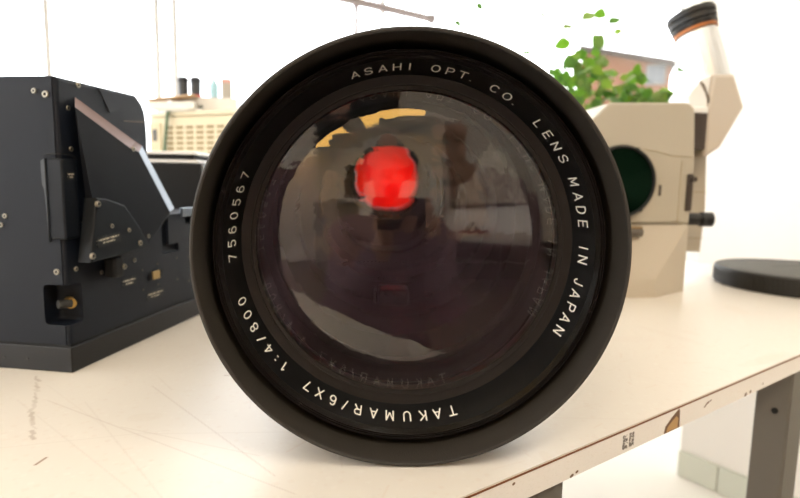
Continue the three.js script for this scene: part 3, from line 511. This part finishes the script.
/* ---------- outdoors ---------- */
{
  const t = thing('tan_house', 'tan house with a brown sloping roof edge, outside beyond the plant', 'house', [3.6, FLOOR, -9.25], -0.4);
  const wall = prism([[-0.2, 0], [1.2, 0], [1.2, 2.9], [-0.05, 3.2], [-0.2, 3.2]], 3).translate(0, 0, -2.9);
  part('wall', wall, M('#5a3006', 0.9), t);
  part('roof', [box(1.55, 0.06, 3.3, 0.01).rotateZ(-0.225).translate(0.52, 3.1, -1.4)], M('#20130c', 0.9), t);
  const w = part('window', box(0.3, 0.32, 0.06, 0.005, 0.98, 2.77, 0.1), M('#4a4a46', 0.6), t);
  part('pane', box(0.24, 0.26, 0.02, 0, 0.98, 2.77, 0.13), M('#33373a', 0.25), w);
}
{
  const t = thing('pale_house', 'pale beige house side just right of the tan house, blurred by distance', 'house', [8.6, FLOOR, -14.6], -0.45);
  part('wall', prism([[-1.35, 0], [1.6, 0], [1.6, 3.0], [0.1, 3.25], [-1.35, 2.95]], 2.5).translate(0, 0, -2.5), M('#85786a', 0.9), t);
  part('roof', [box(1.6, 0.07, 2.7, 0.01).rotateZ(0.2).translate(-0.66, 3.15, -1.2), box(1.7, 0.07, 2.7, 0.01).rotateZ(-0.165).translate(0.92, 3.17, -1.2)], M('#6f6256', 0.9), t);
}

/* ---------- the side of the room behind the viewer, mirrored in the glass ---------- */
{ // two amber ceiling lamps, and two unseen ones added to brighten the front faces
  [[-3.28, 2.12], [-1.68, 2.12], [-1.68, 1.15], [0.1, 1.15]].forEach(([s, tt], i) => {
    const t = thing('ceiling_lamp', ['long amber ceiling lamp panel, the left one mirrored in the glass', 'long amber ceiling lamp panel, the right one mirrored in the glass', 'added warm ceiling lamp panel out of view, nearer the table, on the left', 'added warm ceiling lamp panel out of view, straight above the table front'][i], 'lamp', room(s, CEIL, tt), TURN);
    part('lamp_frame', prism([[-0.66, -0.32], [0.66, -0.32], [0.66, 0.32], [-0.66, 0.32]], 0.04, 0.004, [[-0.62, -0.28], [-0.62, 0.28], [0.62, 0.28], [0.62, -0.28]]).rotateX(PI / 2), mWhiteFrame, t);
    part('diffuser', box(1.24, 0.008, 0.56, 0, 0, -0.018, 0), M('#2a1c08', 0.6, { emissive: i < 2 ? new THREE.Color(1, 0.56, 0.14) : new THREE.Color(1, 0.9, 0.76), emissiveIntensity: i < 2 ? AMBER_LAMP : ADDED_LAMP }), t);
    const l = new THREE.RectAreaLight(i < 2 ? new THREE.Color(1, 0.56, 0.14) : new THREE.Color(1, 0.9, 0.76), i < 2 ? AMBER_LAMP : ADDED_LAMP, 1.24, 0.56); l.position.set(0, -0.03, 0); l.rotation.x = -PI / 2; t.add(l);
  });
}
const muralTexture = canvasTexture(1024, 700, (g, w, h) => {
  g.fillStyle = '#4b3b33'; g.fillRect(0, 0, w, h);
  for (let i = 0; i < 4000; i++) { g.fillStyle = `rgba(${rnd() < 0.5 ? '20,14,12' : '90,78,70'},0.08)`; g.fillRect(rnd() * w, rnd() * h, 20 * rnd(), 6 * rnd()); }
  const ridge = [[0, 0.95], [0.2, 0.78], [0.32, 0.62], [0.4, 0.42], [0.44, 0.36], [0.48, 0.5], [0.53, 0.6], [0.6, 0.42], [0.67, 0.25], [0.7, 0.28], [0.76, 0.5], [0.82, 0.62], [0.9, 0.75], [1, 0.93]];
  g.fillStyle = '#b9b3a6'; g.beginPath(); g.moveTo(0, h); for (const [x, y] of ridge) g.lineTo(x * w, y * h); g.lineTo(w, h); g.fill();
  const top = (x) => { for (let i = 0; i + 1 < ridge.length; i++) if (x <= ridge[i + 1][0]) { const f = (x - ridge[i][0]) / (ridge[i + 1][0] - ridge[i][0]); return ridge[i][1] + f * (ridge[i + 1][1] - ridge[i][1]); } return 1; };
  for (let i = 0; i < 900; i++) {
    const x = rnd(), y0 = top(x), y = y0 + (1 - y0) * rnd() * 0.9, l = 10 + 40 * rnd();
    g.strokeStyle = rnd() < 0.55 ? `rgba(246,242,232,${0.4 + 0.5 * rnd()})` : `rgba(58,50,44,${0.3 + 0.4 * rnd()})`; g.lineWidth = 2 + 5 * rnd();
    g.beginPath(); g.moveTo(x * w, y * h); g.lineTo(x * w + l * (rnd() < 0.5 ? -0.6 : 0.6), y * h + l); g.stroke();
  }
});
{
  const t = thing('mountain_picture', 'large dark wall picture of a snowy mountain behind the viewer, mirrored in the glass', 'picture', room(0.02, 1.08, 2.989), TURN + PI);
  part('frame', box(2.14, 1.42, 0.02, 0.004, 0, 0, 0), M('#2b211c', 0.5), t);
  part('print', new THREE.PlaneGeometry(2.1, 1.38), M('#ffffff', 0.7, { map: muralTexture }), t, [0, 0, 0.0105]);
}
{
  const t = thing('framed_photo', 'dark framed picture on the grey wall behind the viewer, left in the mirrored room', 'picture', room(-3.15, 1.0, 2.985), TURN + PI);
  part('frame', prism([[-0.32, -0.38], [0.32, -0.38], [0.32, 0.38], [-0.32, 0.38]], 0.02, 0.003, [[-0.28, -0.34], [-0.28, 0.34], [0.28, 0.34], [0.28, -0.34]]), M('#3a302a', 0.5), t);
  part('print', box(0.57, 0.69, 0.006, 0, 0, 0, 0.005), M('#5a5048', 0.7), t);
}
{
  const t = thing('lab_bench', 'dark bench with pale shelf boards along the wall behind the viewer', 'bench', room(0.3, FLOOR, 2.68), TURN + PI);
  part('bench_top', box(2.9, 0.035, 0.6, 0.004, 0, 0.63, 0), M('#b7afa4', 0.5), t);
  part('shelf', box(2.8, 0.03, 0.5, 0.003, 0, 0.43, -0.02), M('#a79f95', 0.5), t);
  for (const x of [-1.42, -0.5, 0.5, 1.42]) part('upright', box(0.04, 0.61, 0.55, 0.003, x, 0.31, -0.01), M('#40362f', 0.6), t);
  part('back_panel', box(2.8, 0.6, 0.02, 0.002, 0, 0.31, -0.27), M('#4a3f37', 0.7), t);
}
{
  for (const [i, x] of [[0, -0.66], [1, -0.48]]) { const t = thing('socket_plate', ['white socket plate above the bench, left of the pair in the mirrored room', 'white socket plate above the bench, right of the pair in the mirrored room'][i], 'socket', room(x, 0.27, 2.993), TURN + PI); part('plate', box(0.11, 0.11, 0.012, 0.004), M('#f3f1ec', 0.4), t); part('insert', box(0.05, 0.05, 0.014, 0.004), M('#8d8a84', 0.4), t); }
  const l = thing('light_switch', 'tall white switch plate on the wall under the mountain picture, mirrored in the glass', 'switch', room(0.2, 0.2, 2.993), TURN + PI); part('plate', box(0.08, 0.16, 0.012, 0.004), M('#f6f4ef', 0.4), l); part('rocker', box(0.03, 0.06, 0.018, 0.004), M('#e2dfd8', 0.4), l);
  const r = thing('red_toolbox', 'red toolbox standing on the bench behind the viewer', 'toolbox', room(-0.62, -0.1025, 2.75), TURN + PI); part('box', box(0.36, 0.18, 0.2, 0.01, 0, 0.09, 0), M('#8e2f2b', 0.5), r); part('handle', tube([[-0.1, 0.18, 0], [-0.08, 0.22, 0], [0.08, 0.22, 0], [0.1, 0.18, 0]], 0.008, 20, 8), M('#2b2726', 0.5), r);
  const c = thing('grey_cabinet', 'grey metal cabinet with drawers in the left corner of the mirrored room', 'cabinet', room(-3.5, FLOOR, 2.72), TURN + PI); part('carcass', box(0.8, 1.25, 0.5, 0.005, 0, 0.625, 0), M('#8d8a80', 0.5), c);
  for (let i = 0; i < 5; i++) { const d = part('drawer', box(0.76, 0.22, 0.02, 0.004, 0, 0.14 + i * 0.24, 0.26), M('#9b988d', 0.5), c); part('handle', box(0.2, 0.02, 0.02, 0.004, 0, 0.2 + i * 0.24, 0.275), steel, d); }
}

/* ---------- the photographer, kneeling behind the camera and mirrored in the glass ---------- */
function surface(f, lo, hi, cell) {               // surface nets over a distance function
  const n = [0, 1, 2].map((i) => Math.ceil((hi[i] - lo[i]) / cell) + 1), at = (i, j, k) => i + n[0] * (j + n[1] * k), val = new Float32Array(n[0] * n[1] * n[2]);
  for (let k = 0; k < n[2]; k++) for (let j = 0; j < n[1]; j++) for (let i = 0; i < n[0]; i++) val[at(i, j, k)] = f(lo[0] + i * cell, lo[1] + j * cell, lo[2] + k * cell);
  const id = new Int32Array(val.length).fill(-1), pos = [], idx = [];
  for (let k = 0; k + 1 < n[2]; k++) for (let j = 0; j + 1 < n[1]; j++) for (let i = 0; i + 1 < n[0]; i++) {
    let c = 0, x = 0, y = 0, z = 0; const v = [];
    for (let b = 0; b < 8; b++) v.push(val[at(i + (b & 1), j + (b >> 1 & 1), k + (b >> 2))]);
    for (let a = 0; a < 8; a++) for (const bit of [1, 2, 4]) { const b = a | bit; if (b === a || (v[a] < 0) === (v[b] < 0)) continue; const s = v[a] / (v[a] - v[b]); x += (a & 1) + (bit === 1 ? s : 0); y += (a >> 1 & 1) + (bit === 2 ? s : 0); z += (a >> 2) + (bit === 4 ? s : 0); c++; }
    if (c) { id[at(i, j, k)] = pos.length / 3; pos.push(lo[0] + (i + x / c) * cell, lo[1] + (j + y / c) * cell, lo[2] + (k + z / c) * cell); }
  }
  for (let k = 1; k + 1 < n[2]; k++) for (let j = 1; j + 1 < n[1]; j++) for (let i = 1; i + 1 < n[0]; i++) {
    const a = val[at(i, j, k)] < 0;
    const quad = (b, p, q, r, s) => { if (a === b) return; const t = a ? [p, q, r, s] : [p, s, r, q]; if (t.some((e) => e < 0)) return; idx.push(t[0], t[1], t[2], t[0], t[2], t[3]); };
    quad(val[at(i + 1, j, k)] < 0, id[at(i, j - 1, k - 1)], id[at(i, j, k - 1)], id[at(i, j, k)], id[at(i, j - 1, k)]);
    quad(val[at(i, j + 1, k)] < 0, id[at(i - 1, j, k - 1)], id[at(i - 1, j, k)], id[at(i, j, k)], id[at(i, j, k - 1)]);
    quad(val[at(i, j, k + 1)] < 0, id[at(i - 1, j - 1, k)], id[at(i, j - 1, k)], id[at(i, j, k)], id[at(i - 1, j, k)]);
  }
  const g = new THREE.BufferGeometry(); g.setAttribute('position', new THREE.Float32BufferAttribute(pos, 3)); g.setIndex(idx); g.computeVertexNormals(); return g;
}
const capsule = (a, b, ra, rb) => { const bx = b[0] - a[0], by = b[1] - a[1], bz = b[2] - a[2], l = bx * bx + by * by + bz * bz || 1e-9; return (x, y, z) => { const t = Math.max(0, Math.min(1, ((x - a[0]) * bx + (y - a[1]) * by + (z - a[2]) * bz) / l)); return Math.hypot(x - a[0] - bx * t, y - a[1] - by * t, z - a[2] - bz * t) - ra - (rb - ra) * t; }; };
const ball = (c, r) => (x, y, z) => { const k = Math.hypot((x - c[0]) / r[0], (y - c[1]) / r[1], (z - c[2]) / r[2]); return (k - 1) * Math.min(...r); };
const smin = (a, b, k) => { const h = Math.max(0, Math.min(1, 0.5 + 0.5 * (b - a) / k)); return b + (a - b) * h - k * h * (1 - h); };
const blend = (fs, k) => (x, y, z) => { let d = 9; for (const f of fs) d = smin(d, f(x, y, z), k); return d; };
{
  const person = thing('person', 'photographer kneeling in a purple brown sweater, camera raised, mirrored in the glass', 'person', [0, 0, 0]);
  const head = [-0.042, 0.31, 0.545], neck = [-0.036, 0.155, 0.6], shR = [0.125, 0.07, 0.61], shL = [-0.195, 0.07, 0.61], elR = [0.165, -0.155, 0.48], elL = [-0.195, -0.16, 0.45], wrR = [0.105, 0.055, 0.415], wrL = [-0.075, 0.035, 0.395];
  const hip = [-0.034, -0.42, 0.72], chest = [-0.034, -0.06, 0.645], kneeR = [0.1, -0.675, 0.37], kneeL = [-0.17, -0.675, 0.37], anR = [0.075, -0.695, 0.78], anL = [-0.145, -0.695, 0.78], toeR = [0.085, -0.715, 0.95], toeL = [-0.155, -0.715, 0.95];
  const off = (p, x, y, z) => [p[0] + x, p[1] + y, p[2] + z];
  const torso = (e) => [capsule(shL, shR, 0.062 + e, 0.062 + e), capsule(off(chest, -0.065, 0, 0), off(hip, -0.06, 0.05, 0), 0.098 + e, 0.102 + e), capsule(off(chest, 0.065, 0, 0), off(hip, 0.06, 0.05, 0), 0.098 + e, 0.102 + e), capsule(off(chest, -0.07, 0.06, 0), off(chest, 0.07, 0.06, 0), 0.095 + e, 0.095 + e)];
  const arms = (e) => [capsule(shR, elR, 0.054 + e, 0.042 + e), capsule(elR, wrR, 0.042 + e, 0.028 + e), capsule(shL, elL, 0.054 + e, 0.042 + e), capsule(elL, wrL, 0.042 + e, 0.028 + e)];
  const legs = (e) => [capsule(off(hip, 0.085, -0.02, 0), kneeR, 0.088 + e, 0.06 + e), capsule(kneeR, anR, 0.058 + e, 0.04 + e), capsule(off(hip, -0.085, -0.02, 0), kneeL, 0.088 + e, 0.06 + e), capsule(kneeL, anL, 0.058 + e, 0.04 + e), capsule(off(hip, -0.05, 0, 0), off(hip, 0.05, 0, 0), 0.12 + e, 0.12 + e)];
  const skin = M('#b98b72', 0.6), knit = M('#80636a', 0.95), cloth = M('#3a3338', 0.9), hairM = M('#57504a', 0.8), leather = M('#241d1a', 0.6);
  const bodyG = surface(blend([...torso(-0.012), ...arms(-0.01), ...legs(-0.012), capsule(neck, off(head, 0, -0.07, 0.02), 0.052, 0.05)], 0.03), [-0.4, -0.76, 0.28], [0.4, 0.27, 1.0], 0.014);
  const headG = surface(blend([ball(off(head, 0, 0.03, 0.005), [0.076, 0.095, 0.096]), ball(off(head, 0, -0.045, -0.03), [0.058, 0.07, 0.066]), capsule(off(head, 0, 0.005, -0.088), off(head, 0, -0.025, -0.108), 0.01, 0.014), capsule(off(head, -0.02, -0.058, -0.09), off(head, 0.02, -0.058, -0.09), 0.008, 0.008), ball(off(head, 0, -0.098, -0.072), [0.022, 0.018, 0.02]), ball(off(head, -0.079, 0, 0.012), [0.009, 0.03, 0.019]), ball(off(head, 0.079, 0, 0.012), [0.009, 0.03, 0.019]), capsule(off(head, -0.032, 0.035, -0.082), off(head, -0.012, 0.03, -0.088), 0.009, 0.008), capsule(off(head, 0.032, 0.035, -0.082), off(head, 0.012, 0.03, -0.088), 0.009, 0.008), capsule(neck, off(head, 0, -0.06, 0.015), 0.05, 0.05)], 0.012), off(head, -0.11, -0.19, -0.14), off(head, 0.11, 0.15, 0.13), 0.0045);
  const hand = (wr, palm, fingers, thumb) => surface(blend([capsule(wr, palm, 0.026, 0.026), ...fingers.map(([a, b, c]) => blend([capsule(a, b, 0.0095, 0.009), capsule(b, c, 0.009, 0.0078)], 0.004)), blend([capsule(thumb[0], thumb[1], 0.013, 0.0105), capsule(thumb[1], thumb[2], 0.0105, 0.009)], 0.004)], 0.006), off(palm, -0.11, -0.1, -0.11), off(palm, 0.11, 0.11, 0.09), 0.0035);
  // the camera in hand: lens just behind the viewpoint
  const back = V(-0.0343, 0.1198, 0.9922).normalize(), right = V(0.9992, 0.0, 0.0346).normalize(), upv = back.clone().cross(right);
  const cp = (r, u, b) => { const p = EYE.clone().addScaledVector(right, r).addScaledVector(upv, u).addScaledVector(back, b); return [p.x, p.y, p.z]; };
  const palmR = cp(0.092, -0.028, 0.118), palmL = cp(-0.02, -0.075, 0.075);
  const fR = [0.028, 0.006, -0.016, -0.038].map((u, i) => [cp(0.094, u - 0.012, 0.1), cp(0.09, u, 0.062 + 0.002 * i), cp(0.068, u + 0.002, 0.06)]);
  const fL = [0, 1, 2, 3].map((i) => [cp(-0.03 - 0.004 * i, -0.07, 0.035 + 0.021 * i), cp(-0.046, -0.045, 0.033 + 0.021 * i), cp(-0.0445, -0.016 - 0.004 * i, 0.034 + 0.021 * i)]);
  const handR = hand(wrR, palmR, fR, [cp(0.085, -0.015, 0.15), cp(0.066, 0.004, 0.154), cp(0.046, 0.016, 0.15)]), handL = hand(wrL, palmL, fL, [cp(0.0, -0.068, 0.08), cp(0.034, -0.052, 0.07), cp(0.043, -0.024, 0.062)]);
  for (const g of [bodyG, headG, handR, handL]) g.deleteAttribute('uv');
  part('body', mergeGeometries([bodyG, headG, handR, handL]), skin, person);
  const below = (f, y0) => (x, y, z) => Math.max(f(x, y, z), y - y0);
  const sw = blend([...torso(0.014), ...arms(0.016), capsule(neck, off(neck, 0, -0.05, 0), 0.062, 0.07)], 0.03);
  part('sweater', surface((x, y, z) => Math.max(sw(x, y, z), -(y + 0.42), y - 0.165), [-0.4, -0.47, 0.28], [0.4, 0.24, 0.92], 0.011), knit, person);
  part('trousers', surface(below(blend(legs(0.012), 0.03), -0.38), [-0.36, -0.76, 0.26], [0.3, -0.34, 0.95], 0.012), cloth, person);
  const cap = ball(off(head, 0, 0.04, 0.016), [0.087, 0.101, 0.104]);
  part('hair', surface((x, y, z) => Math.max(cap(x, y, z), -(z - head[2] + 0.052 + 0.55 * (head[1] - y))), off(head, -0.12, -0.15, -0.14), off(head, 0.12, 0.17, 0.15), 0.005), hairM, person);
  for (const [a, b] of [[anR, toeR], [anL, toeL]]) part('shoe', surface(blend([capsule(off(a, 0, -0.006, 0.015), b, 0.047, 0.034)], 0.01), off(a, -0.08, -0.09, -0.06), off(b, 0.08, 0.08, 0.07), 0.008), leather, person);

  const cam = thing('camera', 'black camera held by the mirrored photographer', 'camera', [EYE.x, EYE.y, EYE.z]);
  cam.quaternion.setFromRotationMatrix(new THREE.Matrix4().makeBasis(right, upv, back));
  const mc = M('#121212', 0.45);
  part('camera_body', [box(0.14, 0.084, 0.05, 0.008, 0.01, -0.006, 0.106), box(0.05, 0.03, 0.045, 0.008, 0, 0.045, 0.104), box(0.03, 0.08, 0.024, 0.01, 0.066, -0.008, 0.086)], mc, cam);
  part('objective', latheZ([[0.016, 0.014], [0.03, 0.0075], [0.036, 0.0075], [0.0365, 0.011], [0.0365, 0.04], [0.035, 0.043], [0.036, 0.046], [0.036, 0.085], [0.0, 0.085], [0.0, 0.03], [0.016, 0.028], [0.016, 0.014]].reverse(), 64), mc, cam);
  part('red_ring', latheZ([[0.0366, 0.0125], [0.0372, 0.0125], [0.0372, 0.0145], [0.0366, 0.0145]].reverse(), 64), M('#b3121a', 0.4), cam);
}

renderer.render(scene, camera);
